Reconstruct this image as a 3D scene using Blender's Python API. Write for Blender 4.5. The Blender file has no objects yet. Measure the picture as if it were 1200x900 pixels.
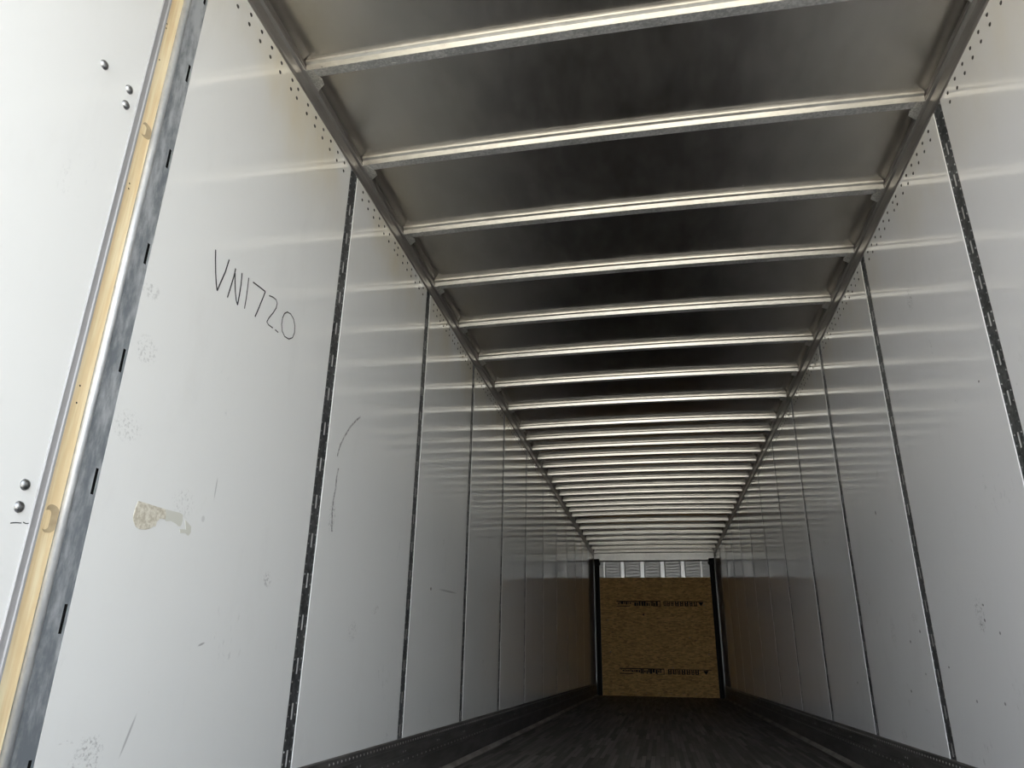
import bpy, math, random
from mathutils import Matrix, Vector
random.seed(7)
S = bpy.context.scene
COL = S.collection

# ------------------------------------------------------------------ camera
F, PITCH, YAW, ROLL = 843.49, 0.3687, -0.1962, 0.0174
CAM = Vector((0.0343, 0.0, 0.8469))
_f = Vector((math.sin(YAW)*math.cos(PITCH), math.cos(YAW)*math.cos(PITCH), math.sin(PITCH)))
_r = Vector((math.cos(YAW), -math.sin(YAW), 0))
_u = _r.cross(_f)
RT = _r*math.cos(ROLL) + _u*math.sin(ROLL)
UP = -_r*math.sin(ROLL) + _u*math.cos(ROLL)
cam = bpy.data.cameras.new('camera'); co = bpy.data.objects.new('camera', cam); COL.objects.link(co)
cam.sensor_width = 36; cam.lens = F/1200*36; cam.clip_end = 300; cam.clip_start = 0.02
co.matrix_world = Matrix(((RT.x, UP.x, -_f.x, CAM.x), (RT.y, UP.y, -_f.y, CAM.y), (RT.z, UP.z, -_f.z, CAM.z), (0, 0, 0, 1)))
S.camera = co
def ray(u, v): return RT*((u-600)/F) - UP*((v-450)/F) + _f
def on_wall(u, v, X):
    r = ray(u, v); t = (X-CAM.x)/r.x; p = CAM + r*t
    return p.y, p.z

# ------------------------------------------------------------------ light
SKY_COL, SKY_STR = (0.87, 0.93, 1.0), 3.1
SUN_STR = 5.5
w = bpy.data.worlds.new('world'); S.world = w; w.use_nodes = True
bg = w.node_tree.nodes['Background']; bg.inputs[0].default_value = SKY_COL + (1,); bg.inputs[1].default_value = SKY_STR
sl = bpy.data.lights.new('sun', 'SUN'); sl.energy = SUN_STR; sl.angle = 0.01; sl.color = (1, 0.95, 0.86)
so = bpy.data.objects.new('sun', sl); COL.objects.link(so)
# the sun stands over the front of the trailer, so no beam enters its rear opening
so.rotation_euler = Vector((-0.25, 0.55, 1.0)).to_track_quat('Z', 'Y').to_euler()
S.view_settings.view_transform = 'Standard'; S.view_settings.look = 'None'
S.view_settings.exposure = 0.52; S.view_settings.gamma = 1.0; S.view_settings.use_curve_mapping = False
S.cycles.max_bounces = 10; S.cycles.diffuse_bounces = 6; S.cycles.glossy_bounces = 6

# ------------------------------------------------------------------ dimensions (metres)
HW = 1.285            # inner half width at the wall panels
Z_FLOOR, Z_SCUFF, Z_RAIL, Z_ROOF, CROWN = 0.240, 0.475, 3.029, 3.144, 0.015
Y_OPEN, Y_END = 0.15, 16.25
SEAM0, PITCH_S = 2.663, 1.2138
SEAMS = [SEAM0 + PITCH_S*k for k in range(0, 12)]
BO = .036
BOWS = [0.30, 0.85, 1.46] + [2.075 + 0.6157*k for k in range(9)] + [7.0 + 0.4005*k for k in range(1, 13)] + [11.81 + 0.612*k for k in range(1, 8)]
def roof_z(x): return Z_ROOF + CROWN*(1-(x/1.275)**2)

# ------------------------------------------------------------------ material helpers
class N:
    def __init__(s, name):
        s.m = bpy.data.materials.new(name); s.m.use_nodes = True; s.t = s.m.node_tree
        s.b = s.t.nodes['Principled BSDF']
    def n(s, typ, **k):
        o = s.t.nodes.new(typ)
        for a, v in k.items(): setattr(o, a, v)
        return o
    def l(s, a, b): s.t.links.new(a, b)
    def put(s, sock, v):
        if isinstance(v, (int, float, tuple, list)): sock.default_value = v
        else: s.l(v, sock)
    def math(s, op, a, b=0.0, c=None, clamp=False):
        o = s.n('ShaderNodeMath', operation=op, use_clamp=clamp); s.put(o.inputs[0], a); s.put(o.inputs[1], b)
        if c is not None: s.put(o.inputs[2], c)
        return o.outputs[0]
    def vec(s, op, a, b):
        o = s.n('ShaderNodeVectorMath', operation=op); s.put(o.inputs[0], a); s.put(o.inputs[1], b)
        return o
    def rng(s, v, a, b, c=0.0, d=1.0):
        o = s.n('ShaderNodeMapRange', interpolation_type='SMOOTHSTEP'); s.put(o.inputs[0], v)
        for i, q in enumerate((a, b, c, d)): o.inputs[i+1].default_value = q
        return o.outputs[0]
    def mix(s, f, a, b):
        o = s.n('ShaderNodeMix', data_type='RGBA'); s.put(o.inputs[0], f)
        s.put(o.inputs[6], a + (1,) if isinstance(a, tuple) and len(a) == 3 else a); s.put(o.inputs[7], b + (1,) if isinstance(b, tuple) and len(b) == 3 else b)
        return o.outputs[2]
    def noise(s, v, sc, det=3, rough=.5, scale=(1, 1, 1), off=(0, 0, 0)):
        m = s.n('ShaderNodeMapping'); s.l(v, m.inputs[0]); m.inputs[3].default_value = scale; m.inputs[1].default_value = off
        o = s.n('ShaderNodeTexNoise'); s.l(m.outputs[0], o.inputs[0]); o.inputs['Scale'].default_value = sc
        o.inputs['Detail'].default_value = det; o.inputs['Roughness'].default_value = rough
        return o.outputs[0]
    def pos(s): return s.n('ShaderNodeNewGeometry').outputs['Position']
    def bump(s, h, st=.2, d=.002):
        o = s.n('ShaderNodeBump'); o.inputs['Strength'].default_value = st; o.inputs['Distance'].default_value = d
        s.l(h, o.inputs['Height']); s.l(o.outputs[0], s.b.inputs['Normal'])
    def set(s, **k):
        for a, v in k.items():
            a = {'color': 'Base Color', 'rough': 'Roughness', 'metal': 'Metallic', 'spec': 'Specular IOR Level', 'coat': 'Coat Weight', 'coat_rough': 'Coat Roughness', 'aniso': 'Anisotropic'}[a]
            s.put(s.b.inputs[a], v + (1,) if isinstance(v, tuple) and len(v) == 3 else v)
        return s.m

# ---- painted wall liner: white glossy paint, yellowed near the rail, scuffs with their own places
def wall_material(name, marks, base, stain_amt):
    g = N(name); p = g.pos()
    sep = g.n('ShaderNodeSeparateXYZ'); g.l(p, sep.inputs[0]); y, z = sep.outputs[1], sep.outputs[2]
    n1 = g.noise(p, 1.3, 4, .55); n2 = g.noise(p, 5.0, 5, .65, (1, 1, .35)); n3 = g.noise(p, 60, 4, .6, (1, 1, .5))
    st = g.math('MULTIPLY', g.rng(z, 2.45, 3.05), g.rng(n1, .25, .7))
    streak = g.noise(p, 9, 3, .5, (1, 1, .12))
    st = g.math('MULTIPLY', st, g.math('ADD', g.math('MULTIPLY', streak, .9), .45), clamp=True)
    col = g.mix(g.math('MULTIPLY', st, stain_amt, clamp=True), base, (.74, .66, .47))
    col = g.mix(g.math('MULTIPLY', g.rng(n2, .52, .8), .10), col, (.45, .44, .42))
    # faint random rub marks in the lower half
    rub = g.math('MULTIPLY', g.rng(g.noise(p, 3.1, 2, .5, off=(3, 1, 7)), .60, .70), g.rng(g.noise(p, 38, 4, .7, (1, 1, .45)), .58, .68))
    rub = g.math('MULTIPLY', rub, g.rng(z, 2.4, 1.2))
    col = g.mix(g.math('MULTIPLY', rub, .30), col, (.22, .22, .23))
    tot = None
    for (my, mz, ry, rz, stg, ns, ang) in marks:
        dy = g.math('SUBTRACT', y, my); dz = g.math('SUBTRACT', z, mz)
        if ang:
            c, s_ = math.cos(ang), math.sin(ang)
            a = g.math('ADD', g.math('MULTIPLY', dy, c), g.math('MULTIPLY', dz, s_))
            b = g.math('SUBTRACT', g.math('MULTIPLY', dz, c), g.math('MULTIPLY', dy, s_))
            dy, dz = a, b
        a = g.math('DIVIDE', dy, ry); b = g.math('DIVIDE', dz, rz)
        r = g.math('ADD', g.math('MULTIPLY', a, a), g.math('MULTIPLY', b, b))
        msk = g.math('MULTIPLY', g.rng(r, 1.0, .15), stg*(.6 if ns else 1)); ns *= 1.7
        nn = g.noise(p, ns, 4, .7, off=(my, mz, 1)) if ns else None
        if nn is not None: msk = g.math('MULTIPLY', msk, g.rng(nn, .50, .66))
        tot = msk if tot is None else g.math('MAXIMUM', tot, msk)
    if tot is not None: col = g.mix(tot, col, (.06, .06, .065))
    g.bump(g.noise(p, 2.2, 2, .5), .12, .003)
    return g.set(color=col, rough=g.math('ADD', g.math('MULTIPLY', n3, .06), WALL_ROUGH), spec=.5)
WALL_ROUGH = .045

def galv(name, c1, c2, rough, metal, sc=60, stretch=(1, 1, 1), scratch=0.0, bump=.1):
    g = N(name); p = g.pos()
    n = g.noise(p, sc, 4, .65, stretch)
    big = g.noise(p, 6, 3, .6, stretch)
    col = g.mix(g.rng(g.math('ADD', g.math('MULTIPLY', n, .6), g.math('MULTIPLY', big, .4)), .38, .62), c1, c2)
    rg = g.math('ADD', g.math('MULTIPLY', n, .15), rough)
    if scratch:
        s1 = g.rng(g.noise(p, 26, 4, .8, (1.0, 5, 5)), .60, .66); s2 = g.rng(g.noise(p, 5, 2, .5, off=(4, 2, 2)), .42, .58)
        k = g.math('MULTIPLY', g.math('MULTIPLY', s1, s2), scratch)
        col = g.mix(k, col, (.85, .85, .82)); g.l(g.math('SUBTRACT', metal, g.math('MULTIPLY', k, metal)), g.b.inputs['Metallic'])
        g.bump(n, bump, .001)
        return g.set(color=col, rough=rg)
    g.bump(n, bump, .001)
    return g.set(color=col, rough=rg, metal=metal)

# ------------------------------------------------------------------ mesh helpers
class MB:
    def __init__(s): s.v = []; s.f = []
    def quad(s, *pts):
        i = len(s.v); s.v += [tuple(p) for p in pts]; s.f.append(tuple(range(i, i+len(pts))))
    def box(s, x0, x1, y0, y1, z0, z1):
        i = len(s.v); s.v += [(x, y, z) for x in (x0, x1) for y in (y0, y1) for z in (z0, z1)]
        for q in ((0, 1, 3, 2), (4, 6, 7, 5), (0, 4, 5, 1), (2, 3, 7, 6), (0, 2, 6, 4), (1, 5, 7, 3)): s.f.append(tuple(i+k for k in q))
    def extrude(s, prof, fn, ts, closed=True, caps=True):
        """profile points swept along stations; fn(point, t) gives the 3-D point"""
        n = len(prof); b = len(s.v)
        for t in ts:
            for q in prof: s.v.append(tuple(fn(q, t)))
        for k in range(len(ts)-1):
            for j in range(n if closed else n-1):
                a = b+k*n+j; c = b+k*n+(j+1) % n
                s.f.append((a, c, c+n, a+n))
        if caps and closed:
            s.f.append(tuple(b+j for j in range(n))); s.f.append(tuple(b+(len(ts)-1)*n+j for j in reversed(range(n))))
    def dome(s, c, ax, r, h, seg=8, rings=2):
        """low rivet head on a surface; ax is the outward unit axis ±x / ±y"""
        i = len(s.v); sx, sy = ax
        def P(rad, hh, a):
            u, v = rad*math.cos(a), rad*math.sin(a)
            return (c[0]+sx*hh, c[1]+u, c[2]+v) if sx else (c[0]+u, c[1]+sy*hh, c[2]+v)
        for k in range(rings):
            th = k/rings*math.pi/2
            for j in range(seg): s.v.append(P(r*math.cos(th), h*math.sin(th), 2*math.pi*j/seg))
        s.v.append(P(0, h, 0))
        for k in range(rings-1):
            for j in range(seg):
                a = i+k*seg+j; b = i+k*seg+(j+1) % seg; s.f.append((a, b, b+seg, a+seg))
        t = i+(rings-1)*seg
        for j in range(seg): s.f.append((t+j, t+(j+1) % seg, i+rings*seg))
    def build(s, name, mat, parent=None, smooth=False, loc=None, bevel=0):
        me = bpy.data.meshes.new(name); me.from_pydata(s.v, [], s.f); me.update()
        import bmesh
        b = bmesh.new(); b.from_mesh(me); bmesh.ops.recalc_face_normals(b, faces=b.faces[:]); b.to_mesh(me); b.free()
        me.materials.append(mat)
        if smooth:
            for p in me.polygons: p.use_smooth = True
        o = bpy.data.objects.new(name, me); COL.objects.link(o)
        if loc: o.location = loc
        if parent: o.parent = parent
        if bevel:
            md = o.modifiers.new('bevel', 'BEVEL'); md.width = bevel; md.segments = 2; md.limit_method = 'ANGLE'
        return o
def tag(o, label=None, cat=None, group=None, kind=None):
    for k, v in (('label', label), ('category', cat), ('group', group), ('kind', kind)):
        if v: o[k] = v
    return o
def empty(name, loc=(0, 0, 0)):
    o = bpy.data.objects.new(name, None); COL.objects.link(o); o.location = loc; o.empty_display_size = .1; return o
def copy_tree(o, parent=None):
    c = o.copy(); COL.objects.link(c); c.parent = parent
    for ch in o.children: copy_tree(ch, c)
    return c
ORD = ['first', 'second', 'third', 'fourth', 'fifth', 'sixth', 'seventh', 'eighth', 'ninth', 'tenth', 'eleventh', 'twelfth', 'thirteenth', 'fourteenth', 'fifteenth',
       'sixteenth', 'seventeenth', 'eighteenth', 'nineteenth', 'twentieth', 'twenty-first', 'twenty-second', 'twenty-third', 'twenty-fourth', 'twenty-fifth', 'twenty-sixth', 'twenty-seventh', 'twenty-eighth', 'twenty-ninth', 'thirtieth']

# ------------------------------------------------------------------ materials
def wl(u, v, ru, rv, st, ns=45, ang=0, X=-HW):
    y, z = on_wall(u, v, X); return (y, z, ru, rv, st, ns, ang)
def wr(u, v, ru, rv, st, ns=45, ang=0): return wl(u, v, ru, rv, st, ns, ang, HW)
marksL = [wl(177, 340, .05, .03, .5), wl(172, 410, .05, .05, .5, 60), wl(150, 500, .06, .05, .5, 70), wl(313, 680, .035, .035, .7, 60), wl(215, 590, .06, .05, .4, 60),
          wl(238, 608, .010, .012, .22, 0), wl(88, 868, .06, .006, .8, 60, .05), wl(107, 876, .05, .03, .8, 60), wl(100, 893, .06, .05, .7, 50), wl(150, 862, .005, .06, .4, 0, -.35), wl(236, 755, .02, .004, .5, 0, .3), wl(253, 572, .004, .04, .35, 0),
          wl(389, 605, .04, .09, .8, 55), wl(440, 715, .05, .02, .8, 60, .4), wl(413, 740, .06, .05, .6, 60, .5), wl(505, 690, .012, .012, 1, 0), wl(525, 693, .25, .008, .35, 0, .03), wl(503, 858, .05, .03, .6, 60), wl(520, 635, .03, .03, .5, 40)]
marksR = [wr(1148, 718, .05, .08, .75, 50), wr(1151, 735, .035, .03, 1, 60), wr(1152, 709, .006, .006, 1, 0), wr(1154, 727, .006, .008, 1, 0), wr(1028, 556, .03, .03, .9, 90), wr(1072, 724, .06, .03, .6, 60), wr(1047, 742, .05, .1, .5, 60), wr(1066, 352, .04, .07, .8, 60), wr(1091, 405, .01, .08, .5, 30),
          wr(1026, 601, .008, .015, 1, 0), wr(1045, 634, .03, .008, .8, 60, .6), wr(1078, 740, .009, .009, .9, 0), wr(1067, 752, .009, .009, .9, 0), wr(1068, 810, .009, .009, .9, 0), wr(1172, 742, .008, .008, .7, 0), wr(1112, 782, .008, .006, .9, 0), wr(1087, 833, .05, .008, .6, 60, .2), wr(1060, 862, .06, .04, .6, 60), wr(1085, 790, .007, .007, .7, 0),
          wr(996, 758, .02, .05, .7, 60), wr(1005, 800, .009, .009, .8, 0), wr(1147, 447, .008, .006, .8, 0), wr(1121, 469, .02, .012, .7, 60), wr(1144, 594, .02, .008, .5, 60), wr(1145, 822, .01, .008, .6, 0), wr(1178, 825, .01, .008, .6, 0), wr(960, 428, .006, .02, .8, 0), wr(966, 636, .05, .02, .5, 60, .3)]
M_wallL = wall_material('white_liner_paint_left', marksL, (.80, .81, .80), .9)
M_wallR = wall_material('white_liner_paint_right', marksR, (.80, .80, .81), .55)
g = N('white_core'); M_core = g.set(color=(.72, .73, .72), rough=.5)
M_roof = galv('roof_sheet', (.58, .555, .52), (.66, .63, .59), .16, 1.0, 9, (1, .4, 1), .0, .0)
_t = M_roof.node_tree; _c = _t.nodes.new('ShaderNodeCombineXYZ'); _c.inputs[0].default_value = 1.0   # rolled sheet: brushed across the trailer
_t.links.new(_c.outputs[0], _t.nodes['Principled BSDF'].inputs['Tangent']); _t.nodes['Principled BSDF'].inputs['Anisotropic'].default_value = .95
M_bow = galv('galvanized_bow', (.60, .59, .55), (.72, .71, .66), .23, 1.0, 60, (.4, 1, 1), .0, .0)
M_bow_under = galv('scuffed_bow_underside', (.36, .37, .37), (.62, .62, .62), .38, .7, 90, (1, 1, 1), 1.3, .3)
M_rail = galv('aluminium_rail', (.38, .36, .34), (.46, .44, .415), .33, .85, 20, (1, .1, 1), .0, .05)
M_post = galv('galvanized_splice', (.10, .11, .115), (.25, .26, .27), .35, .85, 45, (1, 1, 1), .35, .4)
M_stud = galv('post_stud', (.25, .26, .27), (.65, .66, .67), .3, .9, 150, (1, 1, 1), .0, .2)
M_galv = galv('weathered_galvanized', (.27, .30, .33), (.62, .65, .68), .40, .5, 30, (1, 1, .35), .15, .25)
M_brk = galv('bracket_galvanized', (.45, .45, .43), (.78, .78, .75), .35, .7, 120, (1, 1, 1), .0, .3)
M_lip = galv('galvanized_lip', (.62, .65, .68), (.80, .82, .83), .38, .6, 60, (1, 1, .4), .0, .3)
M_trim = galv('grey_aluminium_trim', (.40, .40, .41), (.46, .46, .47), .40, .25, 40, (1, 1, .05), .0, .05)
M_steel = galv('bolt_steel', (.26, .27, .28), (.50, .51, .52), .28, 1.0, 300, (1, 1, 1), .0, .3)
M_rivet = galv('dark_rivet', (.05, .05, .045), (.12, .11, .10), .4, .8, 200)
M_scuffmetal = galv('dark_scuff_rail', (.09, .086, .084), (.17, .165, .16), .42, .6, 16, (1, .2, 1), .10, .2)
M_dot = galv('rail_fastener', (.45, .44, .43), (.70, .69, .68), .35, .8, 200)
M_black = galv('black_corner_steel', (.010, .010, .011), (.016, .016, .016), .75, .0, 40)
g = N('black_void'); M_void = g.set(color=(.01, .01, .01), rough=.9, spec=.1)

g = N('ink'); M_ink = g.set(color=(.015, .015, .02), rough=.5)
g = N('bare_patch'); p = g.pos()
M_patch = g.set(color=g.mix(g.rng(g.noise(p, 70, 4, .7), .38, .62), (.50, .46, .37), (.72, .69, .60)), rough=.7, spec=.2)

g = N('raw_plywood'); p = g.pos()
gr = g.noise(p, 30, 4, .6, (1, 2, .12)); bl = g.noise(p, 7, 3, .6, (1, 1, .6))
c = g.mix(g.rng(gr, .35, .65), (.80, .62, .36), (.92, .79, .53)); c = g.mix(g.math('MULTIPLY', g.rng(bl, .55, .8), .5), c, (.50, .40, .26))
g.bump(gr, .3, .002); M_wood = g.set(color=c, rough=.65, spec=.2)
g = N('notched_wood'); p = g.pos()
M_wood_dark = g.set(color=g.mix(g.noise(p, 40, 4), (.30, .23, .14), (.62, .50, .32)), rough=.8, spec=.15)

# floor of laminated hardwood strips running lengthwise
g = N('laminated_floor'); p = g.pos()
mp = g.n('ShaderNodeMapping'); g.l(p, mp.inputs[0]); mp.inputs[2].default_value = (0, 0, math.pi/2)
br = g.n('ShaderNodeTexBrick'); g.l(mp.outputs[0], br.inputs[0])
br.offset = .37; br.offset_frequency = 2
for k, v in (('Scale', 1.0), ('Brick Width', .62), ('Row Height', .032), ('Mortar Size', .0012), ('Mortar Smooth', .1), ('Bias', -.1)): br.inputs[k].default_value = v
br.inputs['Color1'].default_value = (.030, .027, .025, 1); br.inputs['Color2'].default_value = (.24, .225, .21, 1); br.inputs['Mortar'].default_value = (.006, .006, .006, 1)
dirt = g.noise(p, 3.5, 4, .6, (1, .25, 1)); scr = g.rng(g.noise(p, 60, 3, .7, (1, .03, 1)), .55, .72)
c = g.mix(g.math('MULTIPLY', scr, .5), br.outputs[0], (.20, .19, .18)); c = g.mix(g.rng(dirt, .3, .7), g.mix(.65, c, (.02, .018, .018)), c)
g.bump(br.outputs[1], .4, .002)
M_floor = g.set(color=c, rough=g.math('ADD', g.math('MULTIPLY', dirt, .3), .38), spec=.35)
g = N('worn_floor_edge'); p = g.pos()
M_edge = g.set(color=g.mix(g.rng(g.noise(p, 8, 4, .6, (1, .3, 1)), .35, .65), (.12, .11, .10), (.30, .28, .26)), rough=.5, spec=.4)

# strand board bulkhead
g = N('strand_board'); p = g.pos()
vo = g.n('ShaderNodeTexVoronoi'); mp = g.n('ShaderNodeMapping'); g.l(p, mp.inputs[0]); mp.inputs[3].default_value = (15, 1, 52); g.l(mp.outputs[0], vo.inputs[0]); vo.inputs['Scale'].default_value = 1.0
cr = g.n('ShaderNodeSeparateColor'); g.l(vo.outputs['Color'], cr.inputs[0])
c = g.mix(cr.outputs[0], (.50, .28, .09), (.90, .58, .22)); c = g.mix(g.math('MULTIPLY', g.rng(g.noise(p, 45, 3, .6, (.3, 1, 1)), .58, .7), .55), c, (.14, .07, .03))
M_osb = g.set(color=c, rough=.6, spec=.3)
g = N('board_stamp'); M_stamp = g.set(color=(.010, .007, .005), rough=.8)
g = N('front_liner'); p = g.pos()
wv = g.n('ShaderNodeTexWave'); wv.bands_direction = 'Z'; g.l(p, wv.inputs[0]); wv.inputs['Scale'].default_value = 5; wv.inputs['Distortion'].default_value = 6; wv.inputs['Detail Scale'].default_value = 1.2
g.bump(wv.outputs[0], .25, .008); M_front = g.set(color=(.40, .40, .39), rough=.38, metal=.8)
g = N('front_rib'); M_rib = g.set(color=(.95, .95, .93), rough=.32, metal=.9)
g = N('concrete_yard'); p = g.pos()
M_yard = g.set(color=g.mix(g.noise(p, 1.2, 6, .6), (.50, .46, .40), (.66, .61, .53)), rough=.9, spec=.2)
g = N('outer_skin'); M_skin = g.set(color=(.75, .75, .75), rough=.4)

# ------------------------------------------------------------------ setting: shell of the trailer and the yard it stands on
m = MB(); m.box(-60, 60, -70, 60, -1.15, -1.0); tag(m.build('yard_ground', M_yard), kind='structure')
m = MB(); m.box(-1.30, 1.30, Y_OPEN, Y_END+.06, .10, Z_FLOOR); tag(m.build('floor', M_floor), kind='structure')

# roof sheet: crowned skin
m = MB(); xs = [-1.30+2.6*i/26 for i in range(27)]
pr_ = [(x, roof_z(max(-1.275, min(1.275, x)))) for x in xs] + [(x, roof_z(max(-1.275, min(1.275, x)))+.02) for x in reversed(xs)]
m.extrude(pr_, lambda q, t: (q[0], t, q[1]), [Y_OPEN, Y_END+.06], caps=False)
ceil = tag(m.build('ceiling', M_roof, smooth=False), kind='structure')
for pl in ceil.data.polygons: pl.use_smooth = abs(pl.normal.z) > .9

RX = 1.2876   # plane of the recessed splice plates
RIV = (.025, .114, .190, .265, .341, .417, .493)
near_rivet_mesh = {}
for side, sx, mat in (('left', -1, M_wallL), ('right', 1, M_wallR)):
    m = MB()
    a, b = (sx*1.297, sx*1.345); m.box(min(a, b), max(a, b), Y_OPEN, Y_END+.06, Z_FLOOR-.14, Z_ROOF+.02)
    wall = tag(m.build('wall_'+side, M_core), kind='structure')
    edges = [1.449] + SEAMS + [Y_END+.02]
    stuff = MB(); nr = 0
    dm = MB(); dm.dome((0, 0, 0), (-sx, 0), .0078, .0035, 10, 2)
    proto = None
    rows = [(edges[i], edges[i+1]) for i in range(len(edges)-1)]
    if sx > 0: rows = [(0.40, 1.449)] + rows
    for pi, (e0, e1) in enumerate(rows):
        y0, y1 = e0+.0375, e1-.0375
        if e0 < 1.0: y0 = e0
        if e1 > Y_END: y1 = Y_END
        pm = MB()
        if sx < 0 and e0 == 1.449: y0 = 1.496
        prof = [(sx*1.297, y0), (sx*1.2882, y0), (sx*HW, y0+.003), (sx*HW, y1-.003), (sx*1.2882, y1), (sx*1.297, y1)]
        pm.extrude(prof, lambda q, t: (q[0], q[1], t), [Z_SCUFF-.004, Z_RAIL+.08])
        po = pm.build('wall_panel', mat, wall)
        cy = (e0+e1)/2
        if e1-e0 < .9: continue
        for r in RIV:
            for q in (-r, r):
                for zz in (3.000, 2.955):
                    y = cy+q
                    if y > Y_END-.02 or y < Y_OPEN+.1: continue
                    if y > 1.5 and nr < 98:
                        if proto is None: ob = dm.build('rivet', M_rivet, po, smooth=True); proto = ob
                        else: ob = proto.copy(); COL.objects.link(ob); ob.parent = po
                        ob.location = (sx*HW, y, zz); nr += 1
                    else: stuff.dome((sx*HW, y, zz), (-sx, 0), .0078, .0035, 6, 2)
    tag(stuff.build('rivet', M_rivet, wall), kind='stuff')

# front wall
m = MB(); m.box(-1.30, 1.30, Y_END, Y_END+.05, Z_FLOOR-.1, Z_ROOF+.02)
fw = tag(m.build('wall_front', M_front), kind='structure')
for i, x in enumerate((-1.06, -.667, -.242, .185, .613, 1.0)):
    m = MB(); wv_ = .055 if 0 < i < 5 else .02
    m.extrude([(x-wv_, Y_END), (x-wv_*.72, Y_END-.028), (x+wv_*.72, Y_END-.028), (x+wv_, Y_END)], lambda q, t: (q[0], q[1], t), [2.3, 2.95])
    m.build('stiffener_rib', M_rib, fw)
m = MB(); m.extrude([(-.03, 2.93), (-.05, 2.955), (-.05, 3.11), (0, 3.14), (0, 2.93)], lambda q, t: (t, Y_END+q[0], q[1]), [-1.275, 1.275])
tag(m.build('trim_front_header', M_bow), kind='structure')

# rear door frame around the opening (behind and above the picture)
m = MB(); m.box(-1.345, -1.25, Y_OPEN-.12, Y_OPEN, Z_FLOOR-.14, Z_ROOF+.04); tag(m.build('trim_rear_left', M_galv), kind='structure')
m = MB(); m.box(1.25, 1.345, Y_OPEN-.12, Y_OPEN, Z_FLOOR-.14, Z_ROOF+.04); tag(m.build('trim_rear_right', M_galv), kind='structure')
m = MB(); m.box(-1.25, 1.25, Y_OPEN-.12, Y_OPEN, 3.02, Z_ROOF+.04); tag(m.build('trim_rear_header', M_galv), kind='structure')

# ------------------------------------------------------------------ top rails
for side, sx in (('left', -1), ('right', 1)):
    m = MB()
    prof = [(1.297, 3.115), (1.297, 3.029+.002), (1.281, 3.029), (1.276, 3.032), (1.2745, 3.044), (1.2775, 3.050), (1.2775, 3.088), (1.272, 3.092), (1.268, 3.096), (1.2675, 3.1015), (1.2745, 3.103), (1.2745, 3.110), (1.268, 3.112), (1.268, 3.117), (1.2745, 3.119), (1.274, 3.1445), (1.297, 3.1445)]
    m.extrude([(sx*a, b) for a, b in prof], lambda q, t: (q[0], t, q[1]), [Y_OPEN, Y_END])
    tag(m.build('top_rail', M_rail), 'grey aluminium rail along the top of the %s wall under the roof' % side, 'rail', 'top rails')

# ------------------------------------------------------------------ splice posts between the wall panels
def splice_post(sx):
    root = empty('splice_post')
    H0, H1 = Z_FLOOR+.2, Z_RAIL+.03
    pm = MB(); a, b, t = .0375, .0052, .0018
    xf, xb = 0.0, sx*.003
    ys = [-a, -b, b, a]; zs = [H0]; slots = []
    z = .947 - 3*.1535
    while z < H1-.08:
        if z > H0+.02 and z+.055 < H1-.18: zs += [z, z+.055]; slots.append((z, z+.055))
        z += .1535
    zs.append(H1)
    for i in range(len(zs)-1):
        for j in range(3):
            if j == 1 and (zs[i], zs[i+1]) in slots: continue
            pm.quad((xf, ys[j], zs[i]), (xf, ys[j+1], zs[i]), (xf, ys[j+1], zs[i+1]), (xf, ys[j], zs[i+1]))
    nf = len(pm.f); z = H0+.02
    while z < H1-.02:
        for q in (-.026, .026): pm.dome((xf, q, z+.004*(q > 0)), (-sx, 0), .0042, .0022, 6, 2)
        z += .0383
    plate = pm.build('slotted_plate', M_post, root); plate.data.materials.append(M_stud)
    for pl in plate.data.polygons[nf:]: pl.material_index = 1
    ins = MB()
    ins.box(min(sx*.0008, sx*.003), max(sx*.0008, sx*.003), -b-.001, b+.001, slots[0][0]-.01, slots[-1][1]+.01)
    ins.build('slot_backing', M_core, root)
    return root
for side, sx in (('left', -1), ('right', 1)):
    proto = None
    ys = SEAMS if sx < 0 else [1.449] + SEAMS
    for i, y in enumerate(ys):
        if proto is None: proto = o = splice_post(sx)
        else: o = copy_tree(proto)
        o.location = (sx*RX, y, 0)
        if sx < 0: lb = '%s narrow dark slotted post in the left wall counting inward from the wide galvanized post' % ORD[i]
        else: lb = ('dark slotted post in the right wall nearest the rear opening' if i == 0 else '%s narrow dark slotted post in the right wall counting inward from the picture edge' % ORD[i-1])
        tag(o, lb, 'wall post', 'slotted posts of the %s wall' % side)

# ------------------------------------------------------------------ wide galvanized post, plywood strip and rear panel at the left
X0 = -HW
root = tag(empty('slotted_steel_post', (0, 1.45, 0)), 'wide weathered galvanized post with black vertical slots beside the plywood strip', 'wall post')
yy = [1.424-1.45, 1.4785-1.45, 1.4890-1.45, 1.4955-1.45]
zt = 2.536; zs = [Z_SCUFF+.002]; slots = []
k = 7
while k > -3:
    top = zt - .3165*k
    if top-.064 > zs[0]+.02 and top < 3.03: zs += [top-.064, top]; slots.append((top-.064, top))
    k -= 1
zs.append(3.027)
m = MB(); xf = -1.2835
for i in range(len(zs)-1):
    for j in range(3):
        if j == 1 and (zs[i], zs[i+1]) in slots: continue
        m.quad((xf, yy[j], zs[i]), (xf, yy[j+1], zs[i]), (xf, yy[j+1], zs[i+1]), (xf, yy[j], zs[i+1]))
m.quad((xf, yy[3], zs[0]), (xf, yy[3], zs[-1]), (xf-.014, yy[3]+.001, zs[-1]), (xf-.014, yy[3]+.001, zs[0]))
for s0, s1 in slots:   # slot walls
    for (ya, yb) in ((yy[1], yy[1]), (yy[2], yy[2])): m.quad((xf, ya, s0), (xf, ya, s1), (xf-.001, ya, s1), (xf-.001, ya, s0))
m.build('face_plate', M_galv, root)
m = MB(); lipp = []
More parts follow.
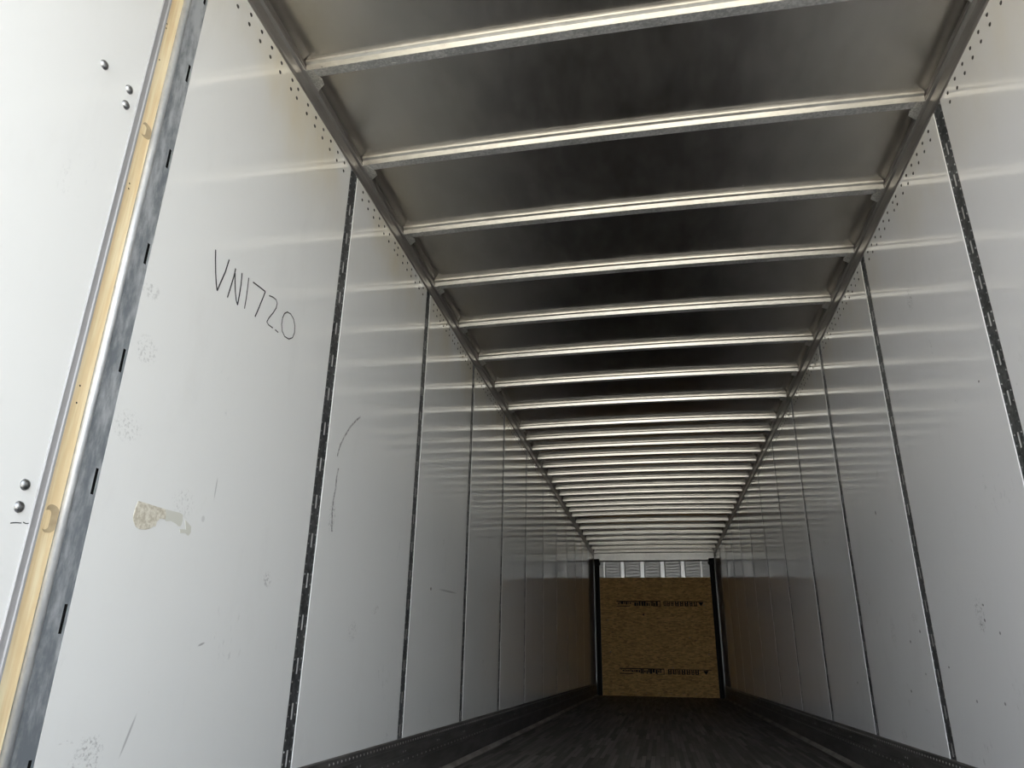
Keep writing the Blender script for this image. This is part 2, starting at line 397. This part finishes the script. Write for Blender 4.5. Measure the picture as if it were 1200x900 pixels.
for a in range(9):
    th = math.pi*a/8; lipp.append((xf+.0025+.0095*math.sin(th)-.002, -.0345+.0105*math.cos(th)*-1))
m.extrude([(xf-.006, -.046)] + lipp + [(xf-.006, -.023)], lambda q, t: (q[0], q[1], t), [zs[0], zs[-1]])
lo = m.build('rolled_edge', M_lip, root, smooth=True)
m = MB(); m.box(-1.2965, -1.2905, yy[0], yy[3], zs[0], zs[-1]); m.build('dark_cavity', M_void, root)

root = tag(empty('plywood_strip', (0, 1.385, 0)), 'raw yellow plywood strip between the wide galvanized post and grey trim', 'wood strip')
m = MB(); m.box(-1.2968, -1.2865, -.0335, .0185, Z_SCUFF+.002, 3.027); m.build('board', M_wood, root)
for (z0, z1) in ((on_wall(168, 140, X0)[1]-.045, on_wall(168, 140, X0)[1]), (1.098, 1.16)):
    m = MB(); n = 10; top = [( .018*math.cos(math.pi*i/n), z1-.012+.012*math.sin(math.pi*i/n)) for i in range(n+1)]; bot = [(-.018*math.cos(math.pi*i/n), z0+.012-.012*math.sin(math.pi*i/n)) for i in range(n+1)]
    m.extrude([(a*(1.25 if a > 0 else .7), b) for a, b in top+bot], lambda q, t: (t, q[0]-.006, q[1]), [-1.290, -1.2852]); m.build('gouge', M_wood_dark, root)
    m = MB(); m.extrude([(a*.50-.009, (b-(z0+z1)/2)*.70+(z0+z1)/2-.004) for a, b in top+bot], lambda q, t: (t, q[0]-.004, q[1]), [-1.290, -1.2846]); m.build('bare_chip', M_wood, root)
for (u, v) in ((196, 28), (195, 33), (187, 70), (152, 215), (151, 221), (94, 452), (90, 472)):
    y, z = on_wall(u, v, -1.286); m = MB(); m.dome((-1.2866, y-1.385, z), (1, 0), .0028, .001, 8, 1); m.build('nail_hole', M_void, root)

root = tag(empty('rear_panel', (0, .85, 0)), 'white panel with round bolt heads and grey edge trim at the far left', 'wall panel')
m = MB(); PX = -1.2755; m.box(-1.297, PX, Y_OPEN-.85+.005, 1.322-.85, Z_SCUFF+.002, 3.027); m.build('panel', M_wallL, root)
m = MB(); prof = [(-1.297, 1.318), (PX, 1.318), (PX+.0035, 1.3195), (PX+.0035, 1.3225), (PX-.001, 1.3240), (PX-.001, 1.3400), (PX+.002, 1.3415), (PX+.002, 1.3475), (PX-.006, 1.3510), (-1.297, 1.3510)]
m.extrude([(a, b-.85) for a, b in prof], lambda q, t: (q[0], q[1], t), [Z_SCUFF+.002, 3.027]); m.build('edge_trim', M_trim, root)
bm_ = MB(); bm_.dome((0, 0, 0), (1, 0), .0125, .0085, 20, 5); proto = None
for (u, v) in ((122, 76), (151, 105), (147, 123), (29, 568), (22, 594)):
    y, z = on_wall(u, v, PX)
    if proto is None: ob = bm_.build('bolt_head', M_steel, root, smooth=True); proto = ob
    else: ob = proto.copy(); COL.objects.link(ob); ob.parent = root
    ob.location = (PX, y-.85, z)

# ------------------------------------------------------------------ roof bows
def bow_mesh(profile, ts):
    mm = MB(); mm.extrude(profile, lambda q, t: (t, q[0], roof_z(t)+q[1]), ts); return mm
xs = [-1.268+2.536*i/24 for i in range(25)]
xw = [-1.236+2.472*i/24 for i in range(25)]
def make_bow():
    root = empty('roof_bow')
    hat = [(-.036, .001), (-.0350, -.0085), (-.0335, -.0090), (-.0250, -.0150), (-.0200, -.0370), (.0200, -.0370), (.0245, -.0030), (.042, -.0030), (.042, .001)]
    mm = MB(); mm.extrude(hat, lambda q, t: (t, q[0], roof_z(t)+q[1]-.001), xs); mm.build('hat_section', M_bow, root)
    un = [(-.0195, -.0375), (-.0195, -.0392), (.0215, -.0392), (.0215, -.0375)]
    mm = MB(); mm.extrude(un, lambda q, t: (t, q[0], roof_z(t)+q[1]), xw); mm.build('underside', M_bow_under, root)
    for s in (-1, 1):
        mm = MB(); z = Z_ROOF-.0392
        pts = [(1.2735, -.026), (1.245, -.020), (1.222, .030), (1.226, .062), (1.2735, .100)]
        mm.extrude([(s*a, b) for a, b in pts], lambda q, t: (q[0], q[1], z+t+(.016 if abs(q[0]) < 1.26 else 0)*0), [-.003, 0])
        mm.build('end_bracket', M_brk, root)
    return root
proto = None
for i, y in enumerate(BOWS):
    if proto is None: proto = o = make_bow()
    else: o = copy_tree(proto)
    o.location = (0, y+BO, 0)
    if i < 3: lb = 'roof bow just above the picture, %s from the rear opening' % ORD[i]
    elif i == 3: lb = 'pale metal roof bow cut by the top edge of the picture'
    elif i == len(BOWS)-1: lb = 'last metal roof bow, nearest the front wall'
    else: lb = '%s pale metal roof bow counting inward from the top of the picture' % ORD[i-3]
    tag(o, lb, 'roof bow', 'roof bows across the ceiling')

# ------------------------------------------------------------------ scuff liners along the floor
for side, sx in (('left', -1), ('right', 1)):
    root = tag(empty('scuff_liner', (0, 0, 0)), 'dark metal scuff liner with rows of fasteners along the foot of the %s wall' % side, 'scuff liner')
    prof = [(1.297, .475), (1.276, .475), (1.271, .471), (1.271, .4395), (1.2675, .438), (1.2675, .434), (1.2725, .432), (1.2725, .396), (1.268, .3945), (1.268, .390), (1.2725, .388), (1.2725, .360), (1.268, .3585), (1.268, .354), (1.2715, .352), (1.2700, .262), (1.297, .262)]
    m = MB(); m.extrude([(sx*a, b) for a, b in prof], lambda q, t: (q[0], t, q[1]), [Y_OPEN, Y_END-.165]); m.build('extrusion', M_scuffmetal, root)
    m = MB(); m.extrude([(sx*a, b) for a, b in ((1.296, .2625), (1.2725, .2625), (1.262, .260), (1.238, .2405), (1.296, .2405))], lambda q, t: (q[0], t, q[1]), [Y_OPEN, Y_END-.165]); m.build('floor_edge_strip', M_edge, root)
    dm = MB(); dm.dome((0, 0, 0), (-sx, 0), .0055, .003, 8, 2); st = MB(); proto = None; pts = []
    y = 3.0
    while y < Y_END-.25: pts.append((y, .456, 1.271)); y += .0405
    y = 3.0
    while y < Y_END-.25: pts.append((y, .374, 1.2725)); y += .0765
    y = 3.3
    while y < Y_END-.25: pts += [(y, .414, 1.2725), (y+.035, .414, 1.2725)]; y += .607
    pts.sort()
    for i, (y, z, x) in enumerate(pts):
        if i < 100:
            if proto is None: ob = dm.build('fastener', M_dot, root, smooth=True); proto = ob
            else: ob = proto.copy(); COL.objects.link(ob); ob.parent = root
            ob.location = (sx*x, y, z)
        else: st.dome((sx*x, y, z), (-sx, 0), .0055, .003, 6, 2)
    tag(st.build('fastener', M_dot, root), kind='stuff')

# ------------------------------------------------------------------ front bulkhead: strand board and black corner posts
BY = Y_END-.045
root = tag(empty('strand_board', (0, BY, 0)), 'large brown strand board bulkhead with two rows of black print on front wall', 'board')
m = MB(); m.box(-1.165, 1.175, 0, .015, .241, 2.592); m.build('board', M_osb, root)
rnd = random.Random(3)
def stamp(zc, x0, x1, h, kind):
    m = MB(); y0, y1 = -.0012, 0.0003
    def bx(a, b, c, d): m.box(a, b, y0, y1, zc+c*h, zc+d*h)
    if kind == 'outline':     # the framed small print on the left of each row
        bx(x0, x1, .34, .5); bx(x0, x0+.30*(x1-x0), -.5, -.36); bx(x1-.015, x1, -.5, .5); bx(x1-.16, x1, -.5, -.42)
        x = x0+.03
        while x < x1-.05:
            wd = rnd.uniform(.018, .045); t = (x-x0)/(x1-x0)
            lo_ = -.4 if t > .4 else rnd.uniform(-.15, 0); hi = rnd.uniform(.1, .4)
            bx(x, x+wd, lo_ if rnd.random() > .3 else lo_+.2, hi); x += wd+rnd.uniform(.006, .018)
    else:                     # bold block letters, too blurred to read, and an arrow head
        bx(x0, x1, .38, .5); x = x0
        while x < x1-.26:
            wd = rnd.uniform(.05, .075)
            bx(x, x+wd*.34, -.5, .5); bx(x+wd*.66, x+wd, -.5, .5)
            if rnd.random() > .3: bx(x, x+wd, -.08, .08)
            if rnd.random() > .3: bx(x, x+wd, -.5, -.34)
            x += wd+rnd.uniform(.02, .035)
        i = len(m.v)
        m.extrude([(x1-.17, .3*h), (x1-.06, .3*h), (x1-.115, -.5*h)], lambda q, t: (q[0], t, zc+q[1]), [y0, y1])
    return m
for zc, dx in ((2.052, 0.0), (.715, .015)):
    stamp(zc, -.82+dx, .105, .115, 'outline').build('printed_marking', M_stamp, root)
    stamp(zc, .165+dx, 1.05, .10, 'bold').build('printed_marking', M_stamp, root)
m = MB(); m.extrude([(-.262+.018*math.cos(a*math.pi/5), 1.83+.02*math.sin(a*math.pi/5)) for a in range(10)], lambda q, t: (q[0], t, q[1]), [-.001, .0003]); m.build('knot', M_stamp, root)
m = MB()
for i in range(9): m.dome((-1.0+i*.245+rnd.uniform(-.02, .02), -.0001, .305), (0, -1), .007, .003, 8, 2)
for x, z in ((-1.02, 1.72), (1.02, 1.06), (.66, 1.38), (.28, .79), (-.98, 1.08), (1.0, 2.02)): m.dome((x, -.0001, z), (0, -1), .010, .004, 8, 2)
m.build('screw_row', M_steel, root)
for side, sx in (('left', -1), ('right', 1)):
    root = tag(empty('corner_post', (sx*1.22, BY-.02, Z_FLOOR)), 'black steel corner post at the %s edge of the brown strand board' % side, 'post', 'black corner posts')
    m = MB(); m.extrude([(sx*a, b) for a, b in ((.048, .05), (.048, -.075), (.030, -.090), (-.010, -.075), (-.014, -.02), (-.050, -.015), (-.052, .016), (-.02, .018), (-.01, .05))], lambda q, t: (q[0], q[1], t), [0.0, 2.66])
    m.build('column', M_black, root)
    m = MB(); m.extrude([(sx*a, b) for a, b in ((.05, 2.60), (-.045, 2.60), (-.075, 2.62), (-.085, 2.66), (-.060, 2.665), (-.060, 2.735), (.05, 2.735))], lambda q, t: (q[0], t, q[1]), [-.11, .0])
    m.build('top_bracket', M_black, root)

# ------------------------------------------------------------------ marks on the left wall
def stroke(m, pts, wd, X=X0):
    """pen stroke lying on the wall, through pixel-measured points"""
    P = [on_wall(u, v, X) for u, v in pts]; n = len(P); L = []; R_ = []
    for i, (y, z) in enumerate(P):
        a = P[max(0, i-1)]; b = P[min(n-1, i+1)]; d = Vector((b[0]-a[0], b[1]-a[1])).normalized()
        L.append((y-d.y*wd/2, z+d.x*wd/2)); R_.append((y+d.y*wd/2, z-d.x*wd/2))
    for i in range(n-1):
        q = [L[i], L[i+1], R_[i+1], R_[i]]
        m.extrude(q, lambda a, t: (t, a[0], a[1]), [X-.0006, X+.0006])
    if n > 2:
        for i in range(1, n-1):
            y, z = P[i]; m.extrude([(y+wd/2*math.cos(k*math.pi/4), z+wd/2*math.sin(k*math.pi/4)) for k in range(8)], lambda a, t: (t, a[0], a[1]), [X-.0006, X+.00055])
z75 = lambda L: [(240+a/7.5, 280+b/7.5) for a, b in L]
txt = [
 ('V', [(95, 95), (93, 180), (95, 300), (100, 390), (108, 455)]), ('V', [(108, 455), (140, 380), (180, 290), (214, 182)]),
 ('N', [(198, 515), (225, 430), (255, 330), (271, 260)]), ('N', [(266, 300), (265, 380), (268, 470), (276, 540), (287, 580)]), ('N', [(287, 580), (302, 500), (318, 400), (327, 300)]),
 ('1', [(386, 342), (376, 430), (362, 530), (348, 612)]),
 ('7', [(424, 380), (475, 418), (532, 463)]), ('7', [(532, 463), (510, 520), (475, 605), (441, 683)]),
 ('2', [(565, 498), (600, 512), (627, 535), (636, 565), (628, 605), (600, 650), (562, 695), (545, 728), (560, 755), (597, 782)]), ('2', [(618, 798), (645, 822)]),
 ('0', [(725, 642), (700, 655), (683, 695), (675, 750), (680, 810), (702, 858), (738, 880), (770, 868), (788, 825), (791, 760), (780, 705), (755, 660), (725, 642)])]
root = tag(empty('handwritten_number', (X0, 2.0, 2.0)), 'thin black hand-drawn VN1720 lettering on the upper left wall', 'writing')
chars = {}
for ch, pts in txt:
    chars.setdefault(ch, MB()); stroke(chars[ch], z75(pts), .0052 if ch in 'VN7' else .0042)
for ch, mm in chars.items():
    o = mm.build('letter' if ch in 'VN' else 'digit', M_ink, root); o.matrix_parent_inverse = Matrix.Translation(Vector((-X0, -2.0, -2.0)))

def plate(pts, name, mat, parent, h, X=X0):
    P = [on_wall(140+a/12, 570+b/12, X) for a, b in pts]
    m = MB(); m.extrude(P, lambda q, t: (t, q[0], q[1]), [X-.0005, X+h]); return m.build(name, mat, parent)
root = tag(empty('torn_tape_residue'), 'beige torn tape residue stuck to the left wall below the handwriting', 'residue')
plate([(262, 205), (400, 245), (520, 285), (640, 320), (650, 400), (640, 465), (610, 455), (560, 455), (520, 500), (505, 560), (470, 565), (430, 590), (360, 608), (280, 600), (225, 565), (190, 470), (195, 400), (225, 300)], 'large_piece', M_patch, root, .0012)
g = N('pale_residue'); M_pale = g.set(color=(.62, .62, .56), rough=.6)
plate([(640, 320), (760, 350), (850, 372), (888, 400), (885, 480), (860, 560), (825, 560), (790, 520), (720, 485), (650, 490), (640, 465), (650, 400)], 'small_piece', M_pale, root, .0009)
plate([(920, 470), (960, 510), (1005, 565), (1000, 650), (965, 695), (930, 660), (850, 655), (840, 600), (930, 605)], 'corner_piece', M_pale, root, .0009)

# long curved rub mark on the second panel
g = N('rub_grey'); p = g.pos(); M_rub = g.set(color=g.mix(g.rng(g.noise(p, 60, 4, .7), .4, .6), (.20, .20, .20), (.50, .50, .50)), rough=.4)
z5 = lambda L: [(370+a/5, 470+b/5) for a, b in L]
root = tag(empty('curved_rub_mark'), 'long curved grey rub mark on the left wall past the first dark post', 'scuff mark')
m = MB(); stroke(m, z5([(262, 92), (235, 115), (200, 155), (170, 205), (145, 255), (130, 305), (127, 325)]), .009); m.build('upper_stroke', M_rub, root)
m = MB(); stroke(m, z5([(133, 395), (122, 450), (117, 510), (103, 580), (97, 640), (95, 700), (94, 765)]), .010); m.build('lower_stroke', M_rub, root)
m = MB(); stroke(m, [(12, 613), (18, 612.5), (25, 612.8)], .002, PX); stroke(m, [(27, 612), (30, 613.5), (35, 613.3)], .002, PX)
tag(m.build('pen_dash', M_ink), 'short thin dark dash on the rear panel below the lower bolt heads', 'mark')
